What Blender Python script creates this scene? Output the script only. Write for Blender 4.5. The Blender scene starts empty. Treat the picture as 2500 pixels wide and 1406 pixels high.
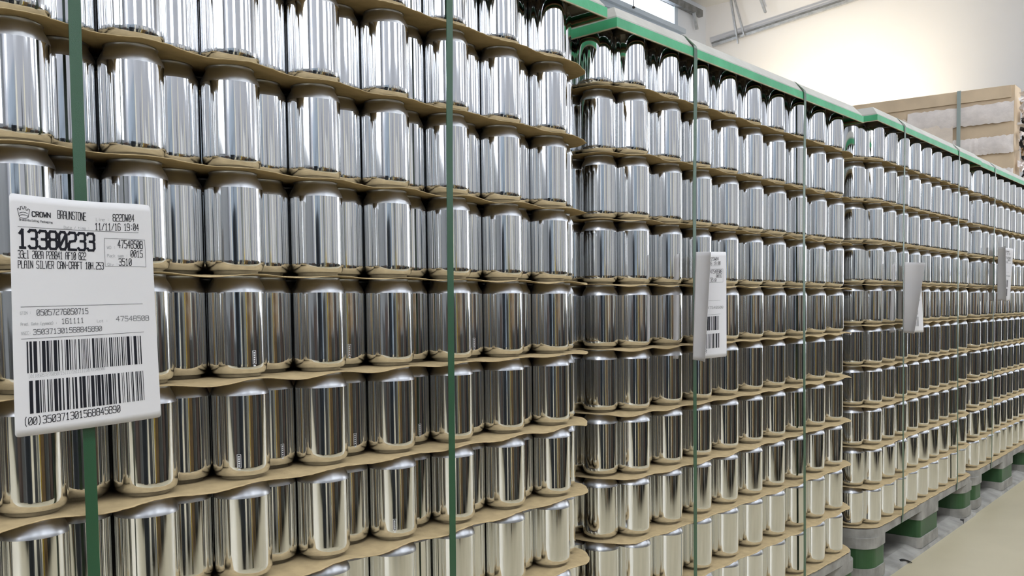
import bpy, math, random
import numpy as np
from mathutils import Vector, Matrix

sc = bpy.context.scene
COL = sc.collection
rnd = random.Random(7)

# ------------------------------------------------------------------ camera
cd = bpy.data.cameras.new('camera')
cam = bpy.data.objects.new('camera', cd)
COL.objects.link(cam)
CAM = Vector((-1.12383, -0.87543, 0.80794))
FW = Vector((0.74953046, 0.66011597, -0.04950761))
RT = Vector((0.66040599, -0.75080333, -0.01258126))
UP = RT.cross(FW)
cam.matrix_world = Matrix(((RT.x, UP.x, -FW.x, CAM.x), (RT.y, UP.y, -FW.y, CAM.y),
                           (RT.z, UP.z, -FW.z, CAM.z), (0, 0, 0, 1)))
cd.sensor_fit = 'HORIZONTAL'
cd.sensor_width = 36.0
cd.lens = 36.0 * 2155.0 / 2500.0
cd.shift_y = 152.9 / 2500.0
cd.clip_start = 0.02
cd.clip_end = 100
sc.camera = cam

# ------------------------------------------------------------------ world, exposure
w = bpy.data.worlds.new('daylight')
sc.world = w
w.use_nodes = True
w.node_tree.nodes['Background'].inputs[0].default_value = (0.80, 0.88, 1.0, 1)
w.node_tree.nodes['Background'].inputs[1].default_value = 0.8
sc.view_settings.view_transform = 'Standard'
sc.view_settings.look = 'None'
sc.view_settings.gamma = 1.0
sc.view_settings.use_curve_mapping = False
sc.view_settings.exposure = 0.68
sc.cycles.use_denoising = True
sc.cycles.max_bounces = 14
sc.cycles.glossy_bounces = 10
sc.cycles.diffuse_bounces = 4
sc.cycles.caustics_reflective = False
sc.cycles.caustics_refractive = False

# room extents
RX0, RX1, RY0, RY1, RH = -8.0, 11.4, -6.0, 6.05, 5.42


def area_light(name, loc, rot, sx, sy, power, color):
    ld = bpy.data.lights.new(name, 'AREA')
    ld.shape = 'RECTANGLE'
    ld.size, ld.size_y = sx, sy
    ld.energy = power
    ld.color = color
    o = bpy.data.objects.new(name, ld)
    COL.objects.link(o)
    o.location = loc
    o.rotation_euler = rot
    return o


# lamp behind the far stacks that lights the end wall
ld = bpy.data.lights.new('wall_lamp_light', 'SPOT')
ld.energy = 330
ld.color = (1.0, 0.86, 0.62)
ld.spot_size = math.radians(100)
ld.spot_blend = 1.0
ld.shadow_soft_size = 0.12
lo = bpy.data.objects.new('wall_lamp_light', ld)
COL.objects.link(lo)
lo.location = (9.2, 4.0, 2.5)
lo.rotation_euler = (Vector((11.4, 3.95, 3.75)) - Vector(lo.location)).to_track_quat('-Z', 'Y').to_euler()


# ------------------------------------------------------------------ materials
def mat(name, col, rough=0.6, metal=0.0, spec=0.5, noise=None, bump=None, emit=None, coat=0.0):
    """noise=(scale, amount[, dark colour]); bump=(scale, strength)"""
    m = bpy.data.materials.new(name)
    m.use_nodes = True
    nt = m.node_tree
    b = nt.nodes['Principled BSDF']
    b.inputs['Base Color'].default_value = (*col, 1)
    b.inputs['Roughness'].default_value = rough
    b.inputs['Metallic'].default_value = metal
    b.inputs['Specular IOR Level'].default_value = spec
    b.inputs['Coat Weight'].default_value = coat
    tc = nt.nodes.new('ShaderNodeTexCoord')
    if noise:
        n = nt.nodes.new('ShaderNodeTexNoise')
        n.inputs['Scale'].default_value = noise[0]
        n.inputs['Detail'].default_value = 6
        nt.links.new(tc.outputs['Object'], n.inputs['Vector'])
        mx = nt.nodes.new('ShaderNodeMix')
        mx.data_type = 'RGBA'
        d = noise[2] if len(noise) > 2 else tuple(c * (1 - noise[1]) for c in col)
        mx.inputs[6].default_value = (*d, 1)
        mx.inputs[7].default_value = (*col, 1)
        r = nt.nodes.new('ShaderNodeValToRGB')
        r.color_ramp.elements[0].position = 0.35
        r.color_ramp.elements[1].position = 0.65
        nt.links.new(n.outputs['Fac'], r.inputs['Fac'])
        nt.links.new(r.outputs['Color'], mx.inputs[0])
        nt.links.new(mx.outputs[2], b.inputs['Base Color'])
    if bump:
        n2 = nt.nodes.new('ShaderNodeTexNoise')
        n2.inputs['Scale'].default_value = bump[0]
        n2.inputs['Detail'].default_value = 4
        nt.links.new(tc.outputs['Object'], n2.inputs['Vector'])
        bp = nt.nodes.new('ShaderNodeBump')
        bp.inputs['Strength'].default_value = bump[1]
        bp.inputs['Distance'].default_value = 0.01
        nt.links.new(n2.outputs['Fac'], bp.inputs['Height'])
        nt.links.new(bp.outputs['Normal'], b.inputs['Normal'])
    if emit:
        b.inputs['Emission Color'].default_value = (*emit[0], 1)
        b.inputs['Emission Strength'].default_value = emit[1]
    return m


def can_metal(name, rough, streak, col=(0.90, 0.905, 0.91)):
    m = bpy.data.materials.new(name)
    m.use_nodes = True
    nt = m.node_tree
    b = nt.nodes['Principled BSDF']
    b.inputs['Base Color'].default_value = (*col, 1)
    b.inputs['Metallic'].default_value = 1.0
    b.inputs['Roughness'].default_value = rough
    tc = nt.nodes.new('ShaderNodeTexCoord')
    oi = nt.nodes.new('ShaderNodeObjectInfo')
    mp = nt.nodes.new('ShaderNodeMapping')
    mp.inputs['Scale'].default_value = (1, 1, 0.02)
    ad = nt.nodes.new('ShaderNodeVectorMath')
    ad.operation = 'ADD'
    nt.links.new(tc.outputs['Object'], mp.inputs['Vector'])
    nt.links.new(mp.outputs['Vector'], ad.inputs[0])
    nt.links.new(oi.outputs['Random'], ad.inputs[1])
    n = nt.nodes.new('ShaderNodeTexNoise')
    n.inputs['Scale'].default_value = 170
    n.inputs['Detail'].default_value = 2
    nt.links.new(ad.outputs[0], n.inputs['Vector'])
    bp = nt.nodes.new('ShaderNodeBump')
    bp.inputs['Strength'].default_value = streak
    bp.inputs['Distance'].default_value = 0.002
    nt.links.new(n.outputs['Fac'], bp.inputs['Height'])
    nt.links.new(bp.outputs['Normal'], b.inputs['Normal'])
    return m


M = {}
M['can'] = can_metal('polished_aluminium', 0.07, 0.035)
M['neck'] = can_metal('brushed_aluminium_neck', 0.34, 0.02, (0.68, 0.69, 0.72))
M['card'] = mat('tan_cardboard', (0.53, 0.40, 0.222), 0.85, spec=0.2, noise=(60, 0.16), bump=(300, 0.08))
M['green'] = mat('green_painted_wood', (0.08, 0.46, 0.22), 0.5, noise=(14, 0.25), bump=(60, 0.1))
M['lid'] = mat('pale_grey_plastic', (0.52, 0.50, 0.46), 0.55, noise=(18, 0.12), bump=(30, 0.1))
M['under'] = mat('brown_hardboard', (0.16, 0.115, 0.06), 0.8, spec=0.2, noise=(20, 0.3))
M['lip'] = mat('pale_wood_edge', (0.45, 0.40, 0.27), 0.8, noise=(40, 0.3))
M['block'] = mat('green_plastic_block', (0.032, 0.095, 0.032), 0.5, noise=(10, 0.3))
M['deck'] = mat('grey_worn_plastic', (0.34, 0.325, 0.30), 0.7, spec=0.3, noise=(16, 0.38), bump=(40, 0.2))
M['strap'] = mat('green_polyester_strap', (0.017, 0.078, 0.034), 0.30, spec=0.8, bump=(1500, 0.12))
M['buckle'] = mat('strap_weld', (0.03, 0.14, 0.06), 0.5)
M['paper'] = mat('white_paper', (0.92, 0.90, 0.91), 0.55, spec=0.3)
nt_ = M['paper'].node_tree
tr_ = nt_.nodes.new('ShaderNodeBsdfTranslucent')
tr_.inputs['Color'].default_value = (0.90, 0.89, 0.90, 1)
ms_ = nt_.nodes.new('ShaderNodeMixShader')
ms_.inputs[0].default_value = 0.3
nt_.links.new(nt_.nodes['Principled BSDF'].outputs[0], ms_.inputs[1])
nt_.links.new(tr_.outputs[0], ms_.inputs[2])
nt_.links.new(ms_.outputs[0], nt_.nodes['Material Output'].inputs['Surface'])
M['ink'] = mat('black_ink', (0.012, 0.012, 0.018), 0.6, spec=0.2)
M['grey_ink'] = mat('grey_ink', (0.40, 0.40, 0.41), 0.6, spec=0.2)
M['mid_ink'] = mat('mid_grey_ink', (0.10, 0.10, 0.11), 0.6, spec=0.2)
M['mark'] = mat('pale_print_on_can', (0.75, 0.76, 0.78), 0.6)
M['floor'] = mat('polished_concrete', (0.525, 0.465, 0.33), 0.42, spec=0.35, noise=(1.7, 0.2, (0.43, 0.38, 0.262)), bump=(7, 0.05))
M['wall'] = mat('white_painted_wall', (0.77, 0.77, 0.80), 0.8, noise=(0.6, 0.04))
M['ceil'] = mat('white_ceiling', (0.70, 0.70, 0.70), 0.85, noise=(0.8, 0.06))
M['pillar'] = mat('pale_blue_white_paint', (0.74, 0.78, 0.86), 0.7, noise=(0.8, 0.04))
M['galv'] = mat('galvanised_steel', (0.52, 0.54, 0.57), 0.45, metal=0.6, noise=(20, 0.25))
M['beam'] = mat('dull_grey_steel', (0.25, 0.26, 0.27), 0.55, metal=0.4, noise=(12, 0.4))
M['frame'] = mat('blue_grey_window_frame', (0.50, 0.58, 0.68), 0.5)
M['grey_strap'] = mat('grey_green_strap', (0.36, 0.42, 0.40), 0.4)
M['sky'] = mat('bright_window_pane', (0.9, 0.95, 1.0), 0.2, emit=((0.90, 0.95, 1.0), 3.0))
M['sky2'] = mat('daylit_window_pane', (0.9, 0.95, 1.0), 0.2, emit=((0.93, 0.96, 1.0), 2.6))
M['ceiling_glow'] = mat('added_ceiling_glow_pane', (0.9, 0.95, 1.0), 0.3, emit=((0.88, 0.94, 1.0), 4.0))
M['left_glow'] = mat('added_left_glow_pane', (0.9, 0.95, 1.0), 0.3, emit=((0.93, 0.96, 1.0), 5.5))
M['lamp'] = mat('lamp_diffuser', (1, 1, 1), 0.4, emit=((1.0, 0.95, 0.88), 9.0))
M['white'] = mat('white_enamel', (0.8, 0.8, 0.8), 0.4)
M['navy'] = mat('navy_enamel', (0.012, 0.02, 0.035), 0.5)
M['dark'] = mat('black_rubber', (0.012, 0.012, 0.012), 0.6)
M['wood'] = mat('pine_boards', (0.50, 0.33, 0.17), 0.6, noise=(8, 0.5))
M['brown'] = mat('brown_kraft_board', (0.80, 0.62, 0.43), 0.75, noise=(5, 0.15))
M['film'] = mat('stretch_film', (0.90, 0.77, 0.66), 0.4, spec=0.5, noise=(9, 0.12), bump=(22, 0.3))
M['film_white'] = mat('white_film', (0.92, 0.83, 0.79), 0.35, spec=0.8, noise=(14, 0.12), bump=(30, 0.35))
M['yellow'] = mat('yellow_paint', (0.75, 0.52, 0.04), 0.5)
M['mauve'] = mat('red_brown_panel', (0.17, 0.12, 0.11), 0.6, noise=(5, 0.4))
M['grey'] = mat('grey_panel', (0.19, 0.20, 0.215), 0.6, noise=(3, 0.3))
M['dado'] = mat('mid_grey_dado_paint', (0.24, 0.25, 0.27), 0.7, noise=(0.8, 0.15))
M['left_grey'] = mat('mid_grey_wall_paint', (0.30, 0.31, 0.335), 0.8, noise=(0.6, 0.15))
M['lavender'] = mat('pale_lavender_grey_paint', (0.46, 0.47, 0.52), 0.8, noise=(0.5, 0.06))
M['cream'] = mat('cream_paint', (0.80, 0.76, 0.64), 0.7)
M['pale'] = mat('pale_blue_grey_enamel', (0.62, 0.68, 0.68), 0.4)
M['slate'] = mat('slate_grey_steel', (0.125, 0.135, 0.155), 0.5, noise=(4, 0.3))
M['steelblue'] = mat('blue_grey_door', (0.30, 0.36, 0.44), 0.6, noise=(2, 0.15))


# ------------------------------------------------------------------ mesh helpers
class MB:
    """collects vertices and faces, builds ONE mesh object"""
    def __init__(s):
        s.v, s.f, s.mi, s.sm = [], [], [], []

    def add(s, vs, fs, mi=0, smooth=False):
        o = len(s.v)
        s.v += [tuple(v) for v in vs]
        s.f += [tuple(i + o for i in f) for f in fs]
        s.mi += [mi] * len(fs)
        s.sm += [smooth] * len(fs)
        return s

    def box(s, x0, x1, y0, y1, z0, z1, mi=0):
        vs = [(x, y, z) for z in (z0, z1) for y in (y0, y1) for x in (x0, x1)]
        return s.add(vs, [(0, 2, 3, 1), (4, 5, 7, 6), (0, 1, 5, 4), (1, 3, 7, 5), (3, 2, 6, 7), (2, 0, 4, 6)], mi)

    def bar(s, a, b, wx, wy, mi=0):
        a, b = Vector(a), Vector(b)
        d = (b - a).normalized()
        u = d.cross(Vector((0, 0, 1)))
        if u.length < 1e-4:
            u = Vector((1, 0, 0))
        u.normalize()
        v = d.cross(u)
        vs = []
        for p in (a, b):
            for i, j in ((-1, -1), (1, -1), (1, 1), (-1, 1)):
                vs.append(p + u * i * wx / 2 + v * j * wy / 2)
        return s.add(vs, [(3, 2, 1, 0), (4, 5, 6, 7), (0, 1, 5, 4), (1, 2, 6, 5), (2, 3, 7, 6), (3, 0, 4, 7)], mi)

    def prism(s, pts, z0, z1, mi=0, smooth_sides=False):
        n = len(pts)
        vs = [(x, y, z0) for x, y in pts] + [(x, y, z1) for x, y in pts]
        s.add(vs, [tuple(range(n - 1, -1, -1)), tuple(range(n, 2 * n))] +
              [(i, (i + 1) % n, n + (i + 1) % n, n + i) for i in range(n)], mi)
        return s

    def lathe(s, prof, seg=48, mi=0, smooth=True, cx=0, cy=0):
        n = len(prof)
        vs = []
        for r, z in prof:
            for i in range(seg):
                a = 2 * math.pi * i / seg
                vs.append((cx + r * math.cos(a), cy + r * math.sin(a), z))
        fs = []
        for k in range(n - 1):
            for i in range(seg):
                j = (i + 1) % seg
                fs.append((k * seg + i, k * seg + j, (k + 1) * seg + j, (k + 1) * seg + i))
        return s.add(vs, fs, mi, smooth)

    def mesh(s, name, mats):
        me = bpy.data.meshes.new(name)
        me.from_pydata(s.v, [], s.f)
        for m in mats:
            me.materials.append(M[m])
        me.polygons.foreach_set('material_index', s.mi)
        me.polygons.foreach_set('use_smooth', s.sm)
        me.update()
        return me

    def build(s, name, mats, parent=None, loc=(0, 0, 0)):
        if isinstance(mats, str):
            mats = [mats]
        o = bpy.data.objects.new(name, s.mesh(name, mats))
        COL.objects.link(o)
        o.location = loc
        if parent:
            o.parent = parent
        return o


def tag(o, label, cat, group=None, kind=None):
    o['label'] = label
    o['category'] = cat
    if group:
        o['group'] = group
    if kind:
        o['kind'] = kind
    return o


def thing(name, label, cat, loc=(0, 0, 0), rz=0.0, group=None):
    o = bpy.data.objects.new(name, None)
    o.empty_display_size = 0.05
    COL.objects.link(o)
    o.location = loc
    o.rotation_euler = (0, 0, rz)
    return tag(o, label, cat, group)


def struct(o):
    o['kind'] = 'structure'
    return o


# ------------------------------------------------------------------ the room
struct(MB().box(RX0, RX1, RY0, RY1, -0.1, 0).build('floor', 'floor'))
struct(MB().box(RX0, RX1, RY0, RY1, RH, RH + 0.1).build('ceiling', 'ceil'))
struct(MB().box(RX1, RX1 + 0.1, RY0, RY1, 0, RH).build('wall_right', 'wall'))
struct(MB().box(RX0 - 0.1, RX0, RY0, RY1, 0, RH).build('wall_left', 'left_grey'))
# back wall (behind the stacks) with a high strip window
WZ0, WZ1, WX0, WX1 = 4.90, 5.20, 0.5, 10.47
mb = MB()
mb.box(RX0, RX1, RY1, RY1 + 0.2, 0, WZ0)
mb.box(RX0, RX1, RY1, RY1 + 0.2, WZ1, RH)
mb.box(RX0, WX0, RY1, RY1 + 0.2, WZ0, WZ1)
mb.box(WX1, RX1, RY1, RY1 + 0.2, WZ0, WZ1)
struct(mb.build('wall_back', 'pillar'))
win = struct(MB().box(WX0, WX1, RY1 + 0.12, RY1 + 0.14, WZ0, WZ1).build('window_1', 'sky'))
fr = MB().box(WX0, 10.63, RY1 - 0.10, RY1 + 0.0, 4.83, 4.895).box(WX0, 10.55, RY1 - 0.04, RY1, 4.77, 4.83)
fr.build('window_sill', 'frame', win)
MB().box(WX1 - 0.03, WX1 + 0.06, RY1 - 0.02, RY1 + 0.12, WZ0, WZ1).build('window_jamb', 'frame', win)
struct(MB().box(0.3, 11.15, RY1 - 0.09, RY1 - 0.02, 5.20, 5.30).build('trim_1', 'beam'))
# front wall (behind the camera): white wall with a run of tall daylight windows
FZ0, FZ1 = 2.85, 4.6
mb = MB().box(RX0, RX1, RY0 - 0.2, RY0, 0, FZ0).box(RX0, RX1, RY0 - 0.2, RY0, FZ1, RH)
piers = [(-8.0, -6.4), (-5.4, -2.6), (-1.6, 0.6), (2.0, 3.4), (4.8, 6.4), (8.0, 11.4)]
for a, b in piers:
    mb.box(a, b, RY0 - 0.2, RY0, FZ0, FZ1)
struct(mb.build('wall_front', 'lavender'))
for i in range(5):
    a, b = piers[i][1], piers[i + 1][0]
    wn = struct(MB().box(a, b, RY0 - 0.14, RY0 - 0.12, FZ0, FZ1).build('window_%d' % (i + 2), 'sky2'))
    f = MB()
    for k in range(1, 4):
        x = a + (b - a) * k / 4
        f.box(x - 0.02, x + 0.02, RY0 - 0.12, RY0 - 0.06, FZ0, FZ1)
    f.box(a, b, RY0 - 0.12, RY0 - 0.06, 3.4, 3.46)
    f.build('window_frame', 'frame', wn)

struct(MB().box(RX0, RX1, RY0, RY0 + 0.015, 0, 1.15).build('trim_20', 'dado'))
k = 0
for x, m_, h_ in ((-6.0, 'cream', 2.4), (-4.1, 'navy', 2.2), (-2.2, 'cream', 2.5), (-0.7, 'navy', 2.3), (0.2, 'cream', 2.5), (1.7, 'navy', 2.3), (2.8, 'cream', 2.5),
                  (3.9, 'navy', 2.4), (5.5, 'cream', 2.5), (7.0, 'navy', 2.3), (8.4, 'cream', 2.5), (9.7, 'navy', 2.4)):
    k += 1
    wd_ = 0.16 if m_ == 'cream' else 0.06
    struct(MB().box(x - wd_, x + wd_, RY0, RY0 + 0.08, 0, h_).build('trim_%d' % (k + 1), m_))
# added glowing panels for light: one above the aisle, one on the left wall
wn = struct(MB().box(-6.5, 10.5, -3.3, -1.9, RH - 0.02, RH - 0.01).build('window_7', 'ceiling_glow'))  # added glowing panel, brightens floor, card sheets and can shoulders
f = MB()
for k in range(13):
    x = -6.5 + 17.0 * k / 12
    f.box(x - 0.04, x + 0.04, -3.3, -1.9, RH - 0.06, RH - 0.02)
f.build('window_frame', 'frame', wn)
wn = struct(MB().box(RX0 + 0.01, RX0 + 0.02, -4.6, -0.6, 2.5, 4.6).build('window_8', 'left_glow'))  # added glowing panel, lights the label flaps from the left
f = MB().box(RX0 + 0.02, RX0 + 0.06, -4.6, -0.6, 3.5, 3.56)
for k in range(5):
    f.box(RX0 + 0.02, RX0 + 0.06, -4.63 + k, -4.57 + k, 2.5, 4.6)
f.build('window_frame', 'frame', wn)

wn = struct(MB().box(RX1 - 0.02, RX1 - 0.01, -4.4, -2.0, 0.05, 3.4).build('window_9', 'sky2'))
f = MB()
for k in range(4):
    f.box(RX1 - 0.05, RX1 - 0.02, -4.4, -2.0, 0.05 + k * 1.09, 0.13 + k * 1.09)
for k in range(3):
    f.box(RX1 - 0.05, RX1 - 0.02, -4.44 + k * 1.2, -4.36 + k * 1.2, 0.05, 3.4)
f.build('window_frame', 'frame', wn)

# things on the far side of the aisle that the cans mirror
d = struct(MB().box(0.9, 2.1, RY0 - 0.02, RY0 + 0.04, 0, 2.2).build('door_1', 'white'))
MB().box(0.97, 1.05, RY0 + 0.04, RY0 + 0.10, 1.0, 1.04).build('door_handle', 'galv', d)
d = struct(MB().box(-5.8, -2.6, RY0 - 0.02, RY0 + 0.04, 0, 2.6).build('door_2', 'steelblue'))
for k in range(8):
    MB().box(-5.8, -2.6, RY0 + 0.04, RY0 + 0.06, 0.3 * k + 0.1, 0.3 * k + 0.12).build('door_rib', 'grey', d)


def cabinet(x0, x1, y0, y1, h, m, label, n=2):
    t = thing('storage_cabinet', label, 'cabinet', ((x0 + x1) / 2, (y0 + y1) / 2, 0))
    hx, hy = (x1 - x0) / 2, (y1 - y0) / 2
    MB().box(-hx, hx, -hy, hy - 0.02, 0.06, h).build('body', m, t)
    MB().box(-hx + 0.03, hx - 0.03, -hy + 0.02, hy - 0.05, 0, 0.06).build('plinth', 'dark', t)
    for k in range(n):
        a = -hx + 2 * hx * k / n
        b = a + 2 * hx / n
        dr = MB().box(a + 0.005, b - 0.005, hy - 0.02, hy, 0.08, h - 0.02).build('door', m, t)
        MB().box(b - 0.06, b - 0.04, hy, hy + 0.025, h * 0.5, h * 0.5 + 0.12).build('handle', 'galv', dr)
    return t


cabinet(-1.74, -1.34, -1.95, -1.50, 1.12, 'navy', 'added navy stand-in for the person at the camera, facing the labelled stack', 1)  # added dark box in place of the person that the cans mirror
ROWS = [(-6.2, 1.5, 0.77, 'grey', 'widest grey bench cabinet, far left across the aisle'), (-4.6, 1.2, 0.72, 'slate', 'slate cabinet right of the widest grey bench'),
        (-3.3, .8, 0.83, 'mauve', 'red-brown cabinet left of the navy stand-in'), (-2.4, .5, 0.69, 'grey', 'narrow grey cabinet just left of the navy stand-in'),
        (-0.95, .34, 0.86, 'slate', 'narrow slate cabinet right of the navy stand-in'), (0.42, .5, 0.72, 'slate', 'slate cabinet right of the pine board stack'),
        (1.25, .55, 0.88, 'mauve', 'red-brown cabinet across from the second stack'), (1.98, .5, 0.71, 'navy', 'low navy cabinet right of a red-brown one'),
        (2.8, .7, 0.79, 'slate', 'slate cabinet across from the second stack'), (3.75, .8, 0.72, 'grey', 'grey cabinet across from the third stack'),
        (4.75, .8, 0.84, 'slate', 'tall slate cabinet across from the fourth stack'), (5.8, .9, 0.74, 'mauve', 'red-brown cabinet beyond the fourth stack'),
        (7.2, 1.4, 0.82, 'slate', 'widest slate cabinet near the end wall'), (9.0, 1.5, 0.77, 'grey', 'grey cabinet nearest the end wall')]
for x, w_, h_, m_, lab in ROWS:
    cabinet(x - w_ / 2, x + w_ / 2, -2.45, -1.95, h_, m_, lab, 1 if w_ < 0.7 else 2)
for x, h_, lab in ((-0.62, 1.25, 'pale blue-grey panel leaning left of the pine boards'), (0.85, 1.15, 'pale blue-grey panel between the slate and red-brown cabinets'),
                   (2.35, 1.2, 'pale blue-grey panel across from the second stack'), (4.25, 1.15, 'pale blue-grey panel across from the third stack')):
    t = thing('door_panel', lab, 'panel', (x, -2.2, 0))
    MB().box(-0.10, 0.10, -0.02, 0.02, 0.02, h_).build('panel', 'pale', t)
    MB().box(-0.12, 0.12, -0.12, 0.12, 0, 0.02).build('foot', 'galv', t)


def board_stack(x, y, L, W_, n, label):
    t = thing('board_stack', label, 'boards', (x, y, 0))
    for k in range(n):
        z = 0.1 + k * 0.06
        MB().box(-L / 2 + rnd.uniform(-.02, .02), L / 2, -W_ / 2, W_ / 2, z, z + 0.045).build('board', 'wood', t)
    for k in (-0.35, 0, 0.35):
        MB().box(L * k - 0.04, L * k + 0.04, -W_ / 2, W_ / 2, 0, 0.1).build('bearer', 'wood', t)
    return t


board_stack(-0.1, -2.2, 0.40, 0.5, 14, 'low stack of pine boards across the aisle from the labelled stack')
board_stack(1.0, -4.6, 1.3, 0.8, 14, 'tall stack of pine boards before the white door')
board_stack(10.6, -3.2, 1.2, 0.8, 10, 'stack of pine boards facing the far end of the aisle')
for x, lab in ((-0.42, 'yellow post left of the low pine board stack'), (3.25, 'yellow post between the slate and grey cabinets')):
    t = thing('safety_post', lab, 'post', (x, -1.85, 0))
    MB().lathe([(0.0, 1.0), (0.045, 0.99), (0.05, 0.97), (0.05, 0.02), (0.0, 0.02)][::-1], 24).build('post', 'yellow', t)
    MB().lathe([(0.0, 0.0), (0.10, 0.0), (0.10, 0.02), (0.0, 0.02)], 24, smooth=False).build('base_plate', 'dark', t)

# ceiling lamps
for i, (x, y) in enumerate(((-4.5, -2.6), (-0.8, -2.6), (2.9, -2.6), (6.6, -2.6), (9.8, -2.6))):
    t = thing('ceiling_light', ('long white strip lamp under the ceiling, number %s from the left wall' %
              ('one', 'two', 'three', 'four', 'five')[i]), 'lamp', (x, y, 5.0), 0, 'strip lamps over the aisle')
    MB().box(-0.75, 0.75, -0.12, 0.12, 0.0, 0.08).build('housing', 'white', t)
    MB().box(-0.72, 0.72, -0.09, 0.09, -0.02, 0.0).build('diffuser', 'lamp', t)
    MB().box(-0.605, -0.595, -0.005, 0.005, 0.08, RH - 5.0).box(0.595, 0.605, -0.005, 0.005, 0.08, RH - 5.0).build('hanger', 'galv', t)

# wall lamp that throws the warm glow on the end wall
t = thing('wall_lamp', 'warm lamp on a pole behind the second stack, shining on the end wall', 'lamp', (9.05, 4.0, 0))
MB().box(-0.03, 0.03, -0.03, 0.03, 0.03, 2.4).build('pole', 'beam', t)
MB().box(-0.25, 0.25, -0.25, 0.25, 0, 0.03).build('foot', 'beam', t)
MB().box(-0.10, 0.08, -0.15, 0.15, 2.36, 2.58).build('housing', 'beam', t)
MB().box(0.08, 0.09, -0.13, 0.13, 2.38, 2.56).build('diffuser', 'lamp', t)

# sloping conduit on the end wall with its braces
t = thing('cable_tray', 'thin pale metal tray sloping across the white end wall', 'cable tray', (RX1 - 0.06, 5.9, 4.79))
a, b = Vector((0, 0, 0)), Vector((0, -2.9, 0.255))
MB().bar(a, b, 0.05, 0.035).build('rail', 'galv', t)
MB().bar(a + Vector((-0.03, 0, 0.035)), b + Vector((-0.03, 0, 0.035)), 0.012, 0.022).build('flange', 'beam', t)
t = thing('roof_brace', 'pair of grey steel struts hanging to the sloping tray', 'brace', (RX1 - 0.12, 5.42, 4.76))
MB().bar((0, 0.02, -0.04), (0, 0.14, RH - 4.76), 0.035, 0.02).build('strut', 'galv', t)
MB().bar((0.02, -0.07, 0.06), (0.02, 0.10, RH - 4.76), 0.035, 0.02).build('strut', 'galv', t)
tag(MB().bar((0, 0, 0), (0, 0.13, 0.36), 0.045, 0.03).build('roof_brace', 'galv', None, (RX1 - 0.12, 5.005, 5.08)),
    'short grey strut on the end wall, right of the hanging pair', 'brace')
tag(MB().bar((0, 0, 0), (-0.12, -0.02, 0.22), 0.045, 0.03).build('roof_brace', 'galv', None, (11.02, RY1 - 0.06, 4.985)),
    'short grey strut below the beam at the window corner', 'brace')
t = thing('blind_cord', 'thin dark cord hanging in front of the high window', 'cord', (9.14, RY1 - 0.16, 4.84))
MB().box(-0.006, 0.006, -0.006, 0.006, 0.0, 0.40).build('cord', 'beam', t)
MB().lathe([(0.0, -0.02), (0.02, -0.01), (0.02, 0.01), (0.0, 0.02)], 16).build('toggle', 'dark', t)

# ------------------------------------------------------------------ stacks of cans
R, P, ROW, LP, Z10 = 0.0325, 0.114, 0.0653, 0.1163, 0.150
REC = 0.03265
NL = 10
HW = 4.5 * P + R              # half width of the can block (outer edge of set-back end columns)
# (x of right-most outer can, y of the face, rotation, z) of each stack; X is measured along the face
STACKS = [(0.0, 0.0, 0.0, 0.0), (1.16542, -0.00523, -0.013445, -0.0017),
          (2.40734, 0.00953, 0.004207, 0.0120), (3.53500, 0.02200, 0.006, 0.0120)]
SNAME = ['nearest stack', 'second stack', 'third stack', 'fourth stack']
ORD = ['top', 'second', 'third', 'fourth', 'fifth', 'sixth', 'seventh', 'eighth', 'ninth', 'tenth']
NTH = ['first', 'second', 'third', 'fourth', 'fifth', 'sixth', 'seventh', 'eighth', 'ninth', 'tenth']


def place(p, x, y):
    ox, oy, a, _ = STACKS[p]
    return ox + x * math.cos(a) - y * math.sin(a), oy + x * math.sin(a) + y * math.cos(a)


def layer_z(p, l):            # bottom of layer l (1 = top .. 10)
    return Z10 + STACKS[p][3] + (NL - l) * LP


PROF_BODY = [(0.0, 0.007), (0.018, 0.006), (0.0225, 0.0008), (0.0235, 0.0), (0.0242, 0.0010), (0.0248, 0.0032), (0.0270, 0.0042), (0.0287, 0.0046),
             (0.0300, 0.0060), (0.0314, 0.0086), (0.0325, 0.0122), (0.0325, 0.0160), (0.0325, 0.0930), (0.0325, 0.0962)]
PROF_NECK = [(0.0325, 0.0962), (0.0322, 0.0984), (0.0314, 0.1010), (0.0294, 0.1052), (0.0273, 0.1088), (0.0263, 0.1108),
             (0.0260, 0.1122), (0.0262, 0.1138), (0.0269, 0.1149), (0.0265, 0.1152), (0.0254, 0.1145), (0.0252, 0.1100),
             (0.0290, 0.1040), (0.0, 0.1030)]


def can_mesh(seg, name):
    b = MB()
    b.lathe(PROF_BODY, seg, 0)
    b.lathe(PROF_NECK, seg, 1)
    return b.mesh(name, ['can', 'neck'])


can_me = can_mesh(64, 'drinks_can')
# low-detail copy used for the mass of far and hidden cans
b = MB()
b.lathe([PROF_BODY[i] for i in (2, 4, 5, 7, 9, 10, 11, 12, 13)], 28, 0)
b.lathe([PROF_NECK[i] for i in (0, 1, 3, 5, 6, 8, 10, 13)], 28, 1)
LOW_V = np.array(b.v)
LOW_F = np.array(b.f)
LOW_MI = np.array(b.mi)
b = MB()
b.lathe([PROF_BODY[i] for i in (4, 10, 13)], 12, 0)
b.lathe([PROF_NECK[i] for i in (0, 5, 8)], 12, 1)
DEEP_V = np.array(b.v)
DEEP_F = np.array(b.f)
DEEP_MI = np.array(b.mi)


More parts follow.
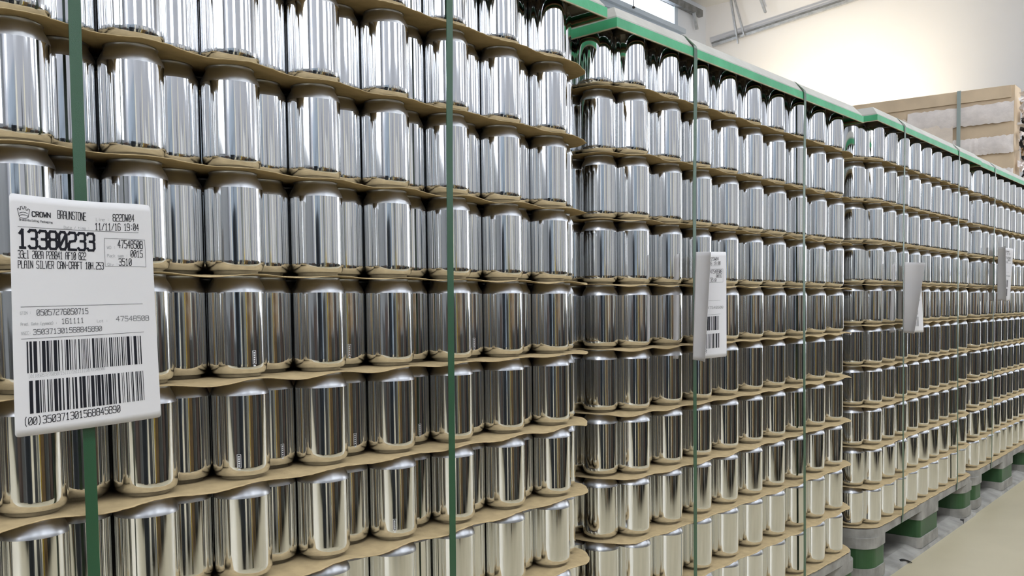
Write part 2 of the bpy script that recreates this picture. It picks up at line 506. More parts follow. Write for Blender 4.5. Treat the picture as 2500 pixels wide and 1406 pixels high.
SHOWN = {'0o00': '123456789', '0o10': '12345678', '0o20': '12345678', '0o30': '12345678', '0o40': '2345678', '0o50': '234567', '0o60': '234567',
         '0o70': '234567', '0s00': '123456789', '0s10': '12345678', '0s20': '12345678', '0s30': '12345678', '0s40': '2345678', '0s50': '234567',
         '0s60': '234567', '0s70': '23467', '1o00': '123456789a', '1o10': '123456789a', '1o20': '123456789a', '1o30': '123456789a', '1o40': '123456789a',
         '1o50': '123456789a', '1o60': '123456789', '1o70': '123456789', '1o80': '123456789', '1s90': '123456789', '1s91': '123456789', '2o00': '123456789a',
         '2o10': '123456789a', '2o20': '123456789a', '2o30': '123456789a', '2o40': '123456789a', '2o50': '12346789a', '2o60': '123456789a', '2o70': '123456789a',
         '2o80': '123456789a', '2s90': '123456789a', '3o80': '123456789a'}      # layers (hex) in view per stack, row, column and depth


def individual(p, kind, c, j, l):
    return '%x' % l in SHOWN.get('%d%s%d%d' % (p, kind, c, j), '')


N_IND = 0
mass, deep = [], []
mark_at = {('o', 5, 5): 0.55, ('s', 5, 5): -0.1, ('s', 4, 5): 0.25, ('s', 2, 5): 0.35, ('s', 5, 6): 0.5, ('o', 5, 6): -0.1,
           ('s', 4, 6): 0.4, ('o', 3, 7): -0.12, ('s', 3, 6): 0.4}
for p in range(4):
    for l in range(1, NL + 1):
        z = layer_z(p, l)
        lr = random.Random(p * 100 + l)
        dx, dy = lr.uniform(-.0015, .0015), lr.uniform(-.001, .001)
        if p == 1 and l == 1:
            dx -= 0.009
        for kind, cols in (('o', 9), ('s', 10)):
            for c in range(cols):
                jmax = 19 if kind == 'o' else 18
                side = (kind == 'o' and c in (0, 8)) or (kind == 's' and c in (0, 9))
                for j in range(jmax):
                    # columns counted from the right end; set-back column c lies right of outer column c
                    x = -c * P + (P / 2 if kind == 's' else 0)
                    y = R + (REC if kind == 's' else 0) + j * ROW
                    x += dx + lr.uniform(-.0004, .0004)
                    y += dy + lr.uniform(-.0003, .0006)
                    wx, wy = place(p, x, y)
                    if individual(p, kind, c, j, l):
                        o = bpy.data.objects.new('drinks_can', can_me)
                        COL.objects.link(o)
                        o.location = (wx, wy, z + 0.0006)
                        o.rotation_euler = (0, 0, lr.uniform(0, 6.28))
                        N_IND += 1
                        if p == 0:
                            n = c if kind == 'o' else c
                            end = 'right'
                        else:
                            n = (8 - c) if kind == 'o' else (9 - c)
                            end = 'left'
                        row = 'outer' if kind == 'o' else 'set-back'
                        lay = 'top layer' if l == 1 else ('bottom layer' if l == 10 and p > 0 else ORD[l - 1] + ' layer down')
                        tag(o, 'silver can, %s of %s, %s' % (lay, SNAME[p], 'second can back at the left corner' if j else '%s %s can from %s end' % (NTH[n], row, end)),
                            'can', 'silver cans of the ' + SNAME[p])
                        mk = (kind, c, l)
                        if p == 0 and mk in mark_at:
                            o.rotation_euler = (0, 0, 0)
                            m_ = MB()
                            base = -math.pi / 2 + mark_at[mk] - 0.6

                            def q(u0, u1, v0, v1):
                                vs, fs = [], []
                                rr = R + 0.00012
                                n_ = 3
                                for i in range(n_ + 1):
                                    a_ = base + (u0 + (u1 - u0) * i / n_) / R
                                    for vv in (v0, v1):
                                        vs.append((rr * math.cos(a_), rr * math.sin(a_), vv))
                                for i in range(n_):
                                    fs.append((2 * i, 2 * i + 2, 2 * i + 3, 2 * i + 1))
                                m_.add(vs, fs)
                            q(0, .0045, .0300, .0304), q(0, .0045, .0150, .0154), q(0, .0005, .0150, .0304), q(.004, .0045, .0150, .0304)
                            for k in range(5):
                                q(.0014, .0030, .0165 + k * .0026, .0181 + k * .0026)
                            q(.0008, .0037, .0125, .0138)
                            m_.build('printed_mark', 'mark', o)
                    elif j < 2 or (side and j < 9):
                        mass.append((wx, wy, z + 0.0006))
                    else:
                        deep.append((wx, wy, z + 0.0006))


def copies(v, f, at):
    v_ = (v[None, :, :] + at[:, None, :]).reshape(-1, 3)
    f_ = (f[None, :, :] + (np.arange(len(at)) * len(v))[:, None, None]).reshape(-1, 4)
    return v_, f_


mass, deep = np.array(mass), np.array(deep)
va, fa = copies(LOW_V, LOW_F, mass)
vb, fb = copies(DEEP_V, DEEP_F, deep)
allv = np.concatenate([va, vb])
allf = np.concatenate([fa, fb + len(va)])
allmi = np.concatenate([np.tile(LOW_MI, len(mass)), np.tile(DEEP_MI, len(deep))])
me = bpy.data.meshes.new('drinks_cans')
me.vertices.add(len(allv))
me.vertices.foreach_set('co', allv.ravel())
me.loops.add(len(allf) * 4)
me.loops.foreach_set('vertex_index', allf.ravel().astype(np.int32))
me.polygons.add(len(allf))
me.polygons.foreach_set('loop_start', (np.arange(len(allf)) * 4).astype(np.int32))
me.materials.append(M['can'])
me.materials.append(M['neck'])
me.polygons.foreach_set('material_index', allmi.astype(np.int32))
me.polygons.foreach_set('use_smooth', np.ones(len(allf), dtype=bool))
me.update(calc_edges=True)
me.validate()
o = bpy.data.objects.new('drinks_cans', me)
COL.objects.link(o)
tag(o, 'rest of the silver cans, those of the far stack and deep inside the stacks', 'cans', None, 'stuff')


# ------------------------------------------------------------------ card sheets between the layers
EX, OY, CR, DEPTH = 0.014, 0.010, 0.085, 19 * ROW + 0.01
X_L, X_R = -8 * P - P / 2 - R - EX, P / 2 + R + EX


def sheet_mesh(seed, sag, extra=0.0):
    r = random.Random(seed)
    T = 0.0009
    xs = np.linspace(X_L - extra, X_R + extra, 200)
    ys = [-OY, -OY + 0.004, 0.002, 0.014, 0.028, 0.042, 0.075, 0.12, 0.3, 0.8, DEPTH]
    ph = [r.uniform(0, 6.28) for _ in range(6)]
    front = []
    for x in xs:            # rounded front corners push the edge back
        dl, dr_ = x - xs[0], xs[-1] - x
        e = 0.0
        for dd in (dl, dr_):
            if dd < CR:
                e = CR - math.sqrt(max(0, CR * CR - (CR - dd) ** 2))
        jag = 0.0006 * math.sin(x * 410 + ph[0]) + 0.0006 * math.sin(x * 913 + ph[1]) + r.uniform(-.0004, .0004)
        front.append(-OY + e + jag + 0.0012 * math.sin(x * 9 + ph[2]))
    n, m = len(xs), len(ys)
    vs = []
    for top in (0, 1):
        for i, x in enumerate(xs):
            for k, y in enumerate(ys):
                yy = front[i] + (y - ys[0]) * (DEPTH - front[i]) / (DEPTH - ys[0])
                t_ = max(0.0, 1 - (yy + OY) / 0.048)
                t_ = t_ * t_ * (3 - 2 * t_)
                cc = 0.5 - 0.5 * math.cos(2 * math.pi * x / P)      # 0 under an outer can, 1 between
                amp = sag * (0.75 + 0.25 * math.sin(x * 7 + ph[3]))
                z = -amp * cc * t_ if X_L + 0.02 < x < X_R - 0.02 else -amp * 0.6 * t_
                # loose corners
                ce = max(0.0, (x - (X_R - 0.07)) / 0.07, ((X_L + 0.07) - x) / 0.07)
                z += t_ * ce * (-0.002 + 0.003 * math.sin(ph[4]))
                vs.append((x, yy, z + (T if top else 0)))
    fs = []
    o_ = n * m
    for i in range(n - 1):
        for k in range(m - 1):
            a_, b_, c_, d_ = i * m + k, (i + 1) * m + k, (i + 1) * m + k + 1, i * m + k + 1
            fs.append((d_, c_, b_, a_))
            fs.append((o_ + a_, o_ + b_, o_ + c_, o_ + d_))
    for i in range(n - 1):
        fs.append((i * m, (i + 1) * m, o_ + (i + 1) * m, o_ + i * m))
        a_, b_ = i * m + m - 1, (i + 1) * m + m - 1
        fs.append((b_, a_, o_ + a_, o_ + b_))
    for k in range(m - 1):
        fs.append((k + 1, k, o_ + k, o_ + k + 1))
        a_, b_ = (n - 1) * m + k, (n - 1) * m + k + 1
        fs.append((a_, b_, o_ + b_, o_ + a_))
    q = MB()
    q.add(vs, fs, 0, True)
    return q


for p in range(4):
    for l in range(1, NL + 1):
        q = sheet_mesh(p * 31 + l * 7, 0.0052 if l < NL else 0.0022)
        lab = 'tan card sheet under the %s layer of cans in the %s' % ('top' if l == 1 else ('bottom' if l == 10 else ORD[l - 1]), SNAME[p])
        o = q.build('card_sheet', 'card')
        me = o.data
        ox, oy, a, _ = STACKS[p]
        o.location = (ox, oy, layer_z(p, l) - 0.0004)
        o.rotation_euler = (0, 0, a)
        tag(o, lab, 'card sheet', 'card sheets of the ' + SNAME[p])

# ------------------------------------------------------------------ pallets
XM = (X_L + X_R) / 2
XW = (X_R - X_L) / 2


def rrect(x0, x1, y0, y1, r, n=8):
    pts = []
    for cx, cy, a0 in ((x1 - r, y0 + r, -90), (x1 - r, y1 - r, 0), (x0 + r, y1 - r, 90), (x0 + r, y0 + r, 180)):
        for i in range(n + 1):
            a_ = math.radians(a0 + 90 * i / n)
            pts.append((cx + r * math.cos(a_), cy + r * math.sin(a_)))
    return pts


for p in range(4):
    ox, oy, a, dz = STACKS[p]
    H = Z10 + dz - 0.0035
    t = thing('pallet', ['grey and green pallet under the nearest stack of cans', 'grey and green pallet under the second stack of cans',
                         'grey and green pallet under the third stack, its front feet showing',
                         'grey and green pallet under the fourth stack at the right edge'][p], 'pallet', (ox, oy, 0), a, 'pallets under the stacks')
    x0, x1, y0, y1 = X_L, X_R, -OY + 0.002, DEPTH
    MB().prism(rrect(x0, x1, y0, y1, 0.075), H - 0.024, H).build('deck', 'deck', t)
    bw, bd = 0.165, 0.17
    xsb = [x0, XM - bw / 2 - 0.02, x1 - bw]
    ysb = [y0, (y0 + y1) / 2 - bd / 2, y1 - bd]
    for i, bx in enumerate(xsb):
        w_ = bw + (0.04 if i == 1 else 0)
        for k, by in enumerate(ysb):
            r_ = 0.05 if i != 1 else 0.012
            bl = MB().prism(rrect(bx + 0.004, bx + w_ - 0.004, by + 0.004, by + bd, r_), 0.042, H - 0.05).build('block', 'block', t)
            MB().prism(rrect(bx, bx + w_, by, by + bd + 0.004, r_ + 0.004), H - 0.055, H - 0.024).build('upper_collar', 'deck', bl)
            MB().prism(rrect(bx, bx + w_, by, by + bd + 0.004, r_ + 0.004), 0.012, 0.046).build('lower_collar', 'deck', bl)
    for by in ysb:
        mb = MB()
        ya, yb = by - 0.006, by + bd - 0.02
        mb.add([(x0, ya, 0), (x1, ya, 0), (x1, yb, 0), (x0, yb, 0), (x0, ya + 0.004, 0.008), (x1, ya + 0.004, 0.008),
                (x1, ya + 0.05, 0.020), (x0, ya + 0.05, 0.020), (x1, yb, 0.020), (x0, yb, 0.020)],
               [(3, 2, 1, 0), (0, 1, 5, 4), (4, 5, 6, 7), (7, 6, 8, 9), (9, 8, 2, 3), (0, 4, 7, 9, 3), (1, 2, 8, 6, 5)])
        mb.build('runner', 'deck', t)

# black strips put in for the dark gap under the third pallet's runner
for (x, y, L_, rz, lab) in ((1.690, 0.004, 0.030, -0.55, 'black strip for the dark runner gap by the corner foot of the third pallet'),
                            (2.350, 0.004, 0.016, 0.2, 'small black strip for the dark runner gap by the middle foot of the third pallet')):
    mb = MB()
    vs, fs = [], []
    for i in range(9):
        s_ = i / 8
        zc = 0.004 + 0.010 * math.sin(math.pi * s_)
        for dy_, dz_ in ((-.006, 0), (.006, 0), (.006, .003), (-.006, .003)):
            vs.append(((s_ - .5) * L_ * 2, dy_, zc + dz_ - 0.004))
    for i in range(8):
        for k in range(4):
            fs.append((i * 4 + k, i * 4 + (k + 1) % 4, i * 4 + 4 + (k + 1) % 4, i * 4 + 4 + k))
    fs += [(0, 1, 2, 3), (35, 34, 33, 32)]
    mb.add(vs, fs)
    o = mb.build('runner_gap', 'dark', None, (x, y, 0.0005))
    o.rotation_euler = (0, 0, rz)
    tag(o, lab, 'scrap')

# ------------------------------------------------------------------ top frames
RIM = [(-0.030, 0.0), (-0.032, -0.010), (-0.017, 0.0), (-0.017, 0.0)]    # (z of rim bottom from can tops, x shift)
for p in range(4):
    ox, oy, a, dz = STACKS[p]
    top = Z10 + dz + NL * LP
    zr, sx = RIM[p]
    t = thing('top_frame', ['green edged grey lid on top of the nearest stack, cut off above',
                            'green edged grey lid on top of the second stack',
                            'green edged grey lid on top of the third stack',
                            'green edged grey lid on top of the fourth stack, at the right edge'][p], 'stack lid',
              (ox, oy, top), a, 'lids on the stacks')
    x0, x1, y0, y1 = X_L + 0.002 + sx, X_R - 0.002 + sx, -0.016, DEPTH + 0.006
    hg = 0.0155
    th = 0.0025
    rim = MB()
    lip = MB()
    for (ax, bx, ay, by) in ((x0, x1, y0, y0 + th), (x0, x1, y1 - th, y1), (x0, x0 + th, y0 + th, y1 - th), (x1 - th, x1, y0 + th, y1 - th)):
        rim.box(ax, bx, ay, by, zr + 0.002, zr + 0.002 + hg)
        lip.box(ax, bx, ay, by, zr, zr + 0.002)
    rim.build('green_rim', 'green', t)
    lip.build('rim_lip', 'lip', t)
    fl = MB()
    q_, z_ = 0.0070, zr + 0.004
    for (ax, bx, ay, by) in ((x0 + th, x1 - th, y0 + th, y0 + th + q_), (x0 + th, x1 - th, y1 - th - q_, y1 - th),
                             (x0 + th, x0 + th + q_, y0 + th + q_, y1 - th - q_), (x1 - th - q_, x1 - th, y0 + th + q_, y1 - th - q_)):
        fl.box(ax, bx, ay, by, z_, z_ + 0.004)
    fl.build('inner_ledge', 'under', t)
    zb = zr + 0.002 + hg
    zt = zb + 0.026
    ins = 0.020
    cv = MB()
    e = 0.003
    A = [(x0 + e, y0 + e, zb), (x1 - e, y0 + e, zb), (x1 - e, y1 - e, zb), (x0 + e, y1 - e, zb)]
    B = [(x0 + e, y0 + e, zb + 0.004), (x1 - e, y0 + e, zb + 0.004), (x1 - e, y1 - e, zb + 0.004), (x0 + e, y1 - e, zb + 0.004)]
    Cc = [(x0 + ins, y0 + ins, zt), (x1 - ins, y0 + ins, zt), (x1 - ins, y1 - ins, zt), (x0 + ins, y1 - ins, zt)]
    fs = [(i, (i + 1) % 4, 4 + (i + 1) % 4, 4 + i) for i in range(4)] + [(4 + i, 4 + (i + 1) % 4, 8 + (i + 1) % 4, 8 + i) for i in range(4)] + [(8, 9, 10, 11)]
    cv.add(A + B + Cc, fs)
    cv.build('cover', 'lid', t)
    MB().box(x0 + 0.018, x1 - 0.018, y0 + 0.018, y1 - 0.018, 0.0012, 0.004).build('underside', 'under', t)


# ------------------------------------------------------------------ straps
def strap(p, xt, xb, label, w_=0.0115):
    """one band: over the lid, down the face, to the pallet deck. x given in world at the face"""
    ox, oy, a, dz = STACKS[p]
    top = Z10 + dz + NL * LP
    zr = RIM[p][0]
    zb = zr + 0.002 + 0.0155
    pts = []                    # (y, z) path from the back of the bevel to the pallet
    y0 = -0.0175
    for y, z in ((0.6, top + zb + 0.0272), (y0 + 0.0235, top + zb + 0.0272), (y0 + 0.0015, top + zb + 0.0045), (y0, top + zb - 0.0005),
                 (y0, top + zr - 0.0005), (-0.0135, top - 0.30), (-0.0125, 0.60), (-0.0118, 0.20), (-0.0100 - 0.0012, Z10 + dz - 0.002), (-0.0092, Z10 + dz - 0.026)):
        pts.append((y, z))
    vs, fs = [], []
    for y, z in pts:
        f_ = min(1, max(0, (top - z) / (top - Z10)))
        xc = xt + (xb - xt) * f_ - ox
        vs += [(xc - w_ / 2, y, z), (xc + w_ / 2, y, z)]
    n = len(pts)
    T = 0.0008
    vs2 = []
    for i, (y, z) in enumerate(pts):
        ny, nz = (-1, 0) if 3 <= i else ((-0.7, 0.7) if i == 2 else (0, 1))
        for q in (0, 1):
            v = vs[2 * i + q]
            vs2.append((v[0], v[1] + ny * T, v[2] + nz * T))
    m_ = 2 * n
    for i in range(n - 1):
        fs.append((2 * i, 2 * i + 1, 2 * i + 3, 2 * i + 2))
        fs.append((m_ + 2 * i + 2, m_ + 2 * i + 3, m_ + 2 * i + 1, m_ + 2 * i))
        fs.append((2 * i + 1, m_ + 2 * i + 1, m_ + 2 * i + 3, 2 * i + 3))
        fs.append((2 * i, 2 * i + 2, m_ + 2 * i + 2, m_ + 2 * i))
    o = MB().add(vs + vs2, fs).build('strap', 'strap', None, (ox, oy, 0))
    o.rotation_euler = (0, 0, a)
    tag(o, label, 'strap', 'green straps round the stacks')
    return o


strap(0, -0.7605, -0.7605, 'green strap behind the big white label on the nearest stack')
strap(0, -0.2665, -0.2765, 'green strap with no label down the middle of the nearest stack')
strap(1, 0.3970, 0.4020, 'green strap behind the folded label on the second stack')
strap(1, 0.8890, 0.9120, 'green strap near the right end of the second stack')
strap(2, 1.6240, 1.6580, 'thin green strap behind the curled label on the third stack')
strap(2, 2.2060, 2.2560, 'thin green strap near the right end of the third stack')
strap(3, 2.7430, 2.7750, 'thin green strap behind the label on the fourth stack')

# ------------------------------------------------------------------ paper labels
G = {
    '0': [[(1, 0), (3, 0), (4, 1), (4, 5), (3, 6), (1, 6), (0, 5), (0, 1), (1, 0)], [(0.7, 1.4), (3.3, 4.6)]],
    '1': [[(0.7, 4.8), (2, 6), (2, 0)], [(0.8, 0), (3.2, 0)]],
    '2': [[(0, 5.4), (.7, 6), (3.3, 6), (4, 5.3), (4, 3.8), (3.3, 3.1), (.8, 2.8), (0, 2), (0, 0), (4, 0)]],
    '3': [[(0, 5.4), (.7, 6), (3.3, 6), (4, 5.3), (4, 3.8), (3.4, 3.1), (4, 2.4), (4, .7), (3.3, 0), (.7, 0), (0, .6)], [(1.4, 3.1), (3.4, 3.1)]],
    '4': [[(3, 0), (3, 6), (0, 2), (4, 2)]],
    '5': [[(4, 6), (.3, 6), (.3, 3.5), (3.3, 3.5), (4, 2.8), (4, .7), (3.3, 0), (.7, 0), (0, .6)]],
    '6': [[(4, 5.4), (3.3, 6), (.7, 6), (0, 5.3), (0, .7), (.7, 0), (3.3, 0), (4, .7), (4, 2.6), (3.3, 3.3), (0, 3.3)]],
    '7': [[(0, 6), (4, 6), (1.6, 0)]],
    '8': [[(.7, 3.2), (0, 3.9), (0, 5.3), (.7, 6), (3.3, 6), (4, 5.3), (4, 3.9), (3.3, 3.2), (.7, 3.2), (0, 2.5), (0, .7), (.7, 0), (3.3, 0), (4, .7), (4, 2.5), (3.3, 3.2)]],
    '9': [[(0, .6), (.7, 0), (3.3, 0), (4, .7), (4, 5.3), (3.3, 6), (.7, 6), (0, 5.3), (0, 3.5), (.7, 2.8), (4, 2.8)]],
    'A': [[(0, 0), (0, 5), (1, 6), (3, 6), (4, 5), (4, 0)], [(0, 2.8), (4, 2.8)]],
    'B': [[(0, 0), (0, 6), (3.3, 6), (4, 5.3), (4, 3.9), (3.3, 3.2), (0, 3.2)], [(3.3, 3.2), (4, 2.5), (4, .7), (3.3, 0), (0, 0)]],
    'C': [[(4, 5), (3.2, 6), (.8, 6), (0, 5), (0, 1), (.8, 0), (3.2, 0), (4, 1)]],
    'D': [[(0, 0), (0, 6), (2.8, 6), (4, 4.8), (4, 1.2), (2.8, 0), (0, 0)]],
    'E': [[(4, 6), (0, 6), (0, 0), (4, 0)], [(0, 3.1), (3, 3.1)]],
    'F': [[(4, 6), (0, 6), (0, 0)], [(0, 3.1), (3, 3.1)]],
    'G': [[(4, 5), (3.2, 6), (.8, 6), (0, 5), (0, 1), (.8, 0), (4, 0), (4, 2.8), (2.4, 2.8)]],
    'H': [[(0, 0), (0, 6)], [(4, 0), (4, 6)], [(0, 3), (4, 3)]],
    'I': [[(2, 0), (2, 6)], [(.8, 0), (3.2, 0)], [(.8, 6), (3.2, 6)]],
    'L': [[(0, 6), (0, 0), (4, 0)]],
    'N': [[(0, 0), (0, 6), (4, 0), (4, 6)]],
    'O': [[(.8, 0), (3.2, 0), (4, 1), (4, 5), (3.2, 6), (.8, 6), (0, 5), (0, 1), (.8, 0)]],
    'P': [[(0, 0), (0, 6), (3.3, 6), (4, 5.3), (4, 3.6), (3.3, 2.9), (0, 2.9)]],
    'Q': [[(.8, 0), (3.2, 0), (4, 1), (4, 5), (3.2, 6), (.8, 6), (0, 5), (0, 1), (.8, 0)], [(2.4, 1.6), (4, 0)]],
    'R': [[(0, 0), (0, 6), (3.3, 6), (4, 5.3), (4, 3.6), (3.3, 2.9), (0, 2.9)], [(2, 2.9), (4, 0)]],
    'S': [[(4, 5.3), (3.3, 6), (.7, 6), (0, 5.3), (0, 3.8), (.7, 3.1), (3.3, 2.9), (4, 2.2), (4, .7), (3.3, 0), (.7, 0), (0, .7)]],
    'T': [[(0, 6), (4, 6)], [(2, 6), (2, 0)]],
    'U': [[(0, 6), (0, 1), (.8, 0), (3.2, 0), (4, 1), (4, 6)]],
    'V': [[(0, 6), (2, 0), (4, 6)]],
    'W': [[(0, 6), (.6, 0), (2, 3.4), (3.4, 0), (4, 6)]],
    '/': [[(0, 0), (4, 6)]], ':': [[(2, 1), (2, 1.7)], [(2, 4), (2, 4.7)]], '.': [[(1.8, 0), (2.2, .5)]], '-': [[(.6, 3), (3.4, 3)]],
    '(': [[(3, 6.8), (1.8, 5), (1.8, 1), (3, -.8)]], ')': [[(1, 6.8), (2.2, 5), (2.2, 1), (1, -.8)]],
    'a': [[(.4, 4), (3.2, 4), (4, 3.2), (4, 0), (.8, 0), (0, .6), (0, 1.6), (.8, 2.2), (4, 2.2)]],
    'b': [[(0, 6), (0, 0), (3.2, 0), (4, .8), (4, 3.2), (3.2, 4), (0, 4)]],
    'c': [[(4, 4), (.8, 4), (0, 3.2), (0, .8), (.8, 0), (4, 0)]],
    'd': [[(4, 6), (4, 0), (.8, 0), (0, .8), (0, 3.2), (.8, 4), (4, 4)]],
    'e': [[(0, 2.1), (4, 2.1), (4, 3.2), (3.2, 4), (.8, 4), (0, 3.2), (0, .8), (.8, 0), (4, 0)]],
    'g': [[(4, 4), (.8, 4), (0, 3.2), (0, .8), (.8, 0), (4, 0)], [(4, 4), (4, -1.2), (3.4, -1.8), (.4, -1.8)]],
    'i': [[(2, 0), (2, 4)], [(2, 5.2), (2, 5.8)]],
    'k': [[(0, 0), (0, 6)], [(3.6, 4), (0, 1.8), (4, 0)]],
    'l': [[(1.2, 6), (2, 6), (2, 0)], [(1, 0), (3, 0)]],
    'm': [[(0, 0), (0, 4), (3.2, 4), (4, 3.2), (4, 0)], [(2, 4), (2, 0)]],
    'n': [[(0, 0), (0, 4), (3.2, 4), (4, 3.2), (4, 0)]],
    'o': [[(.8, 0), (3.2, 0), (4, .8), (4, 3.2), (3.2, 4), (.8, 4), (0, 3.2), (0, .8), (.8, 0)]],
    'r': [[(0, 0), (0, 4)], [(0, 2.6), (1.4, 4), (3.6, 4)]],
    's': [[(4, 4), (.6, 4), (0, 3.3), (.6, 2.2), (3.4, 1.9), (4, .9), (3.4, 0), (0, 0)]],
    't': [[(1.2, 5.6), (1.2, .8), (2, 0), (3.6, 0)], [(0, 4), (3.4, 4)]],
    'u': [[(0, 4), (0, .8), (.8, 0), (4, 0), (4, 4)]],
    'y': [[(0, 4), (2, 0)], [(4, 4), (1.4, -1.6), (.2, -1.6)]],
}


class Print:
    """flat ink strokes in label millimetres (x right, y down), mapped on to the paper by surf(x, y)"""
    def __init__(s):
        s.q = []

    def stroke(s, pts, wd):
        for (xa, ya), (xb, yb) in zip(pts[:-1], pts[1:]):
            L_ = math.hypot(xb - xa, yb - ya)
            if L_ < 1e-6:
                continue
            ux, uy = (xb - xa) / L_, (yb - ya) / L_
            e = wd * 0.42
            xa_, ya_, xb_, yb_ = xa - ux * e, ya - uy * e, xb + ux * e, yb + uy * e
            nx, ny = -uy * wd / 2, ux * wd / 2
            k = max(1, int(L_ / 8))
            for i in range(k):
                f0, f1 = i / k, (i + 1) / k
                s.q.append([(xa_ + (xb_ - xa_) * f + sg * nx, ya_ + (yb_ - ya_) * f + sg * ny) for f, sg in ((f0, -1), (f1, -1), (f1, 1), (f0, 1))])

    def text(s, t, x0, y0, x1, y1, h, wd):
        n = len(t)
        adv = (x1 - x0) / (n - 0.25)
        cw = adv * 0.75
        for i, ch in enumerate(t):
            for st in G.get(ch, []):
                pts = []
                for gx, gy in st:
                    fx = (i * adv + gx / 4 * cw) / (x1 - x0)
                    pts.append((x0 + (x1 - x0) * fx, y0 + (y1 - y0) * fx - gy / 6 * h))
                s.stroke(pts, wd)

    def rect(s, x0, y0, x1, y1):
        k = max(1, int(abs(y1 - y0) / 8))
        for i in range(k):
            a_, b_ = y0 + (y1 - y0) * i / k, y0 + (y1 - y0) * (i + 1) / k
            s.q.append([(x0, a_), (x1, a_), (x1, b_), (x0, b_)])

    def build(s, name, m, parent, surf, clip=None):
        vs, fs = [], []
        for q in s.q:
            if clip and min(x for x, y in q) < clip:
                continue
            o_ = len(vs)
            vs += [surf(x, y, 0.35) for x, y in q]
            fs.append((o_, o_ + 1, o_ + 2, o_ + 3))
        if vs:
            MB().add(vs, fs).build(name, m, parent)


def barcode(pr_, x0, x1, y0, y1, seed):
    r = random.Random(seed)
    x = x0
    n = 0
    while x < x1 - 0.5:
        wb = r.choice((0.5, 0.5, 0.6, 1.0, 1.1, 1.9, 2.9))
        gap = r.choice((0.7, 0.9, 1.2, 1.5, 2.1))
        if x + wb > x1:
            break
        pr_.rect(x, y0, x + wb, y1)
        x += wb + gap


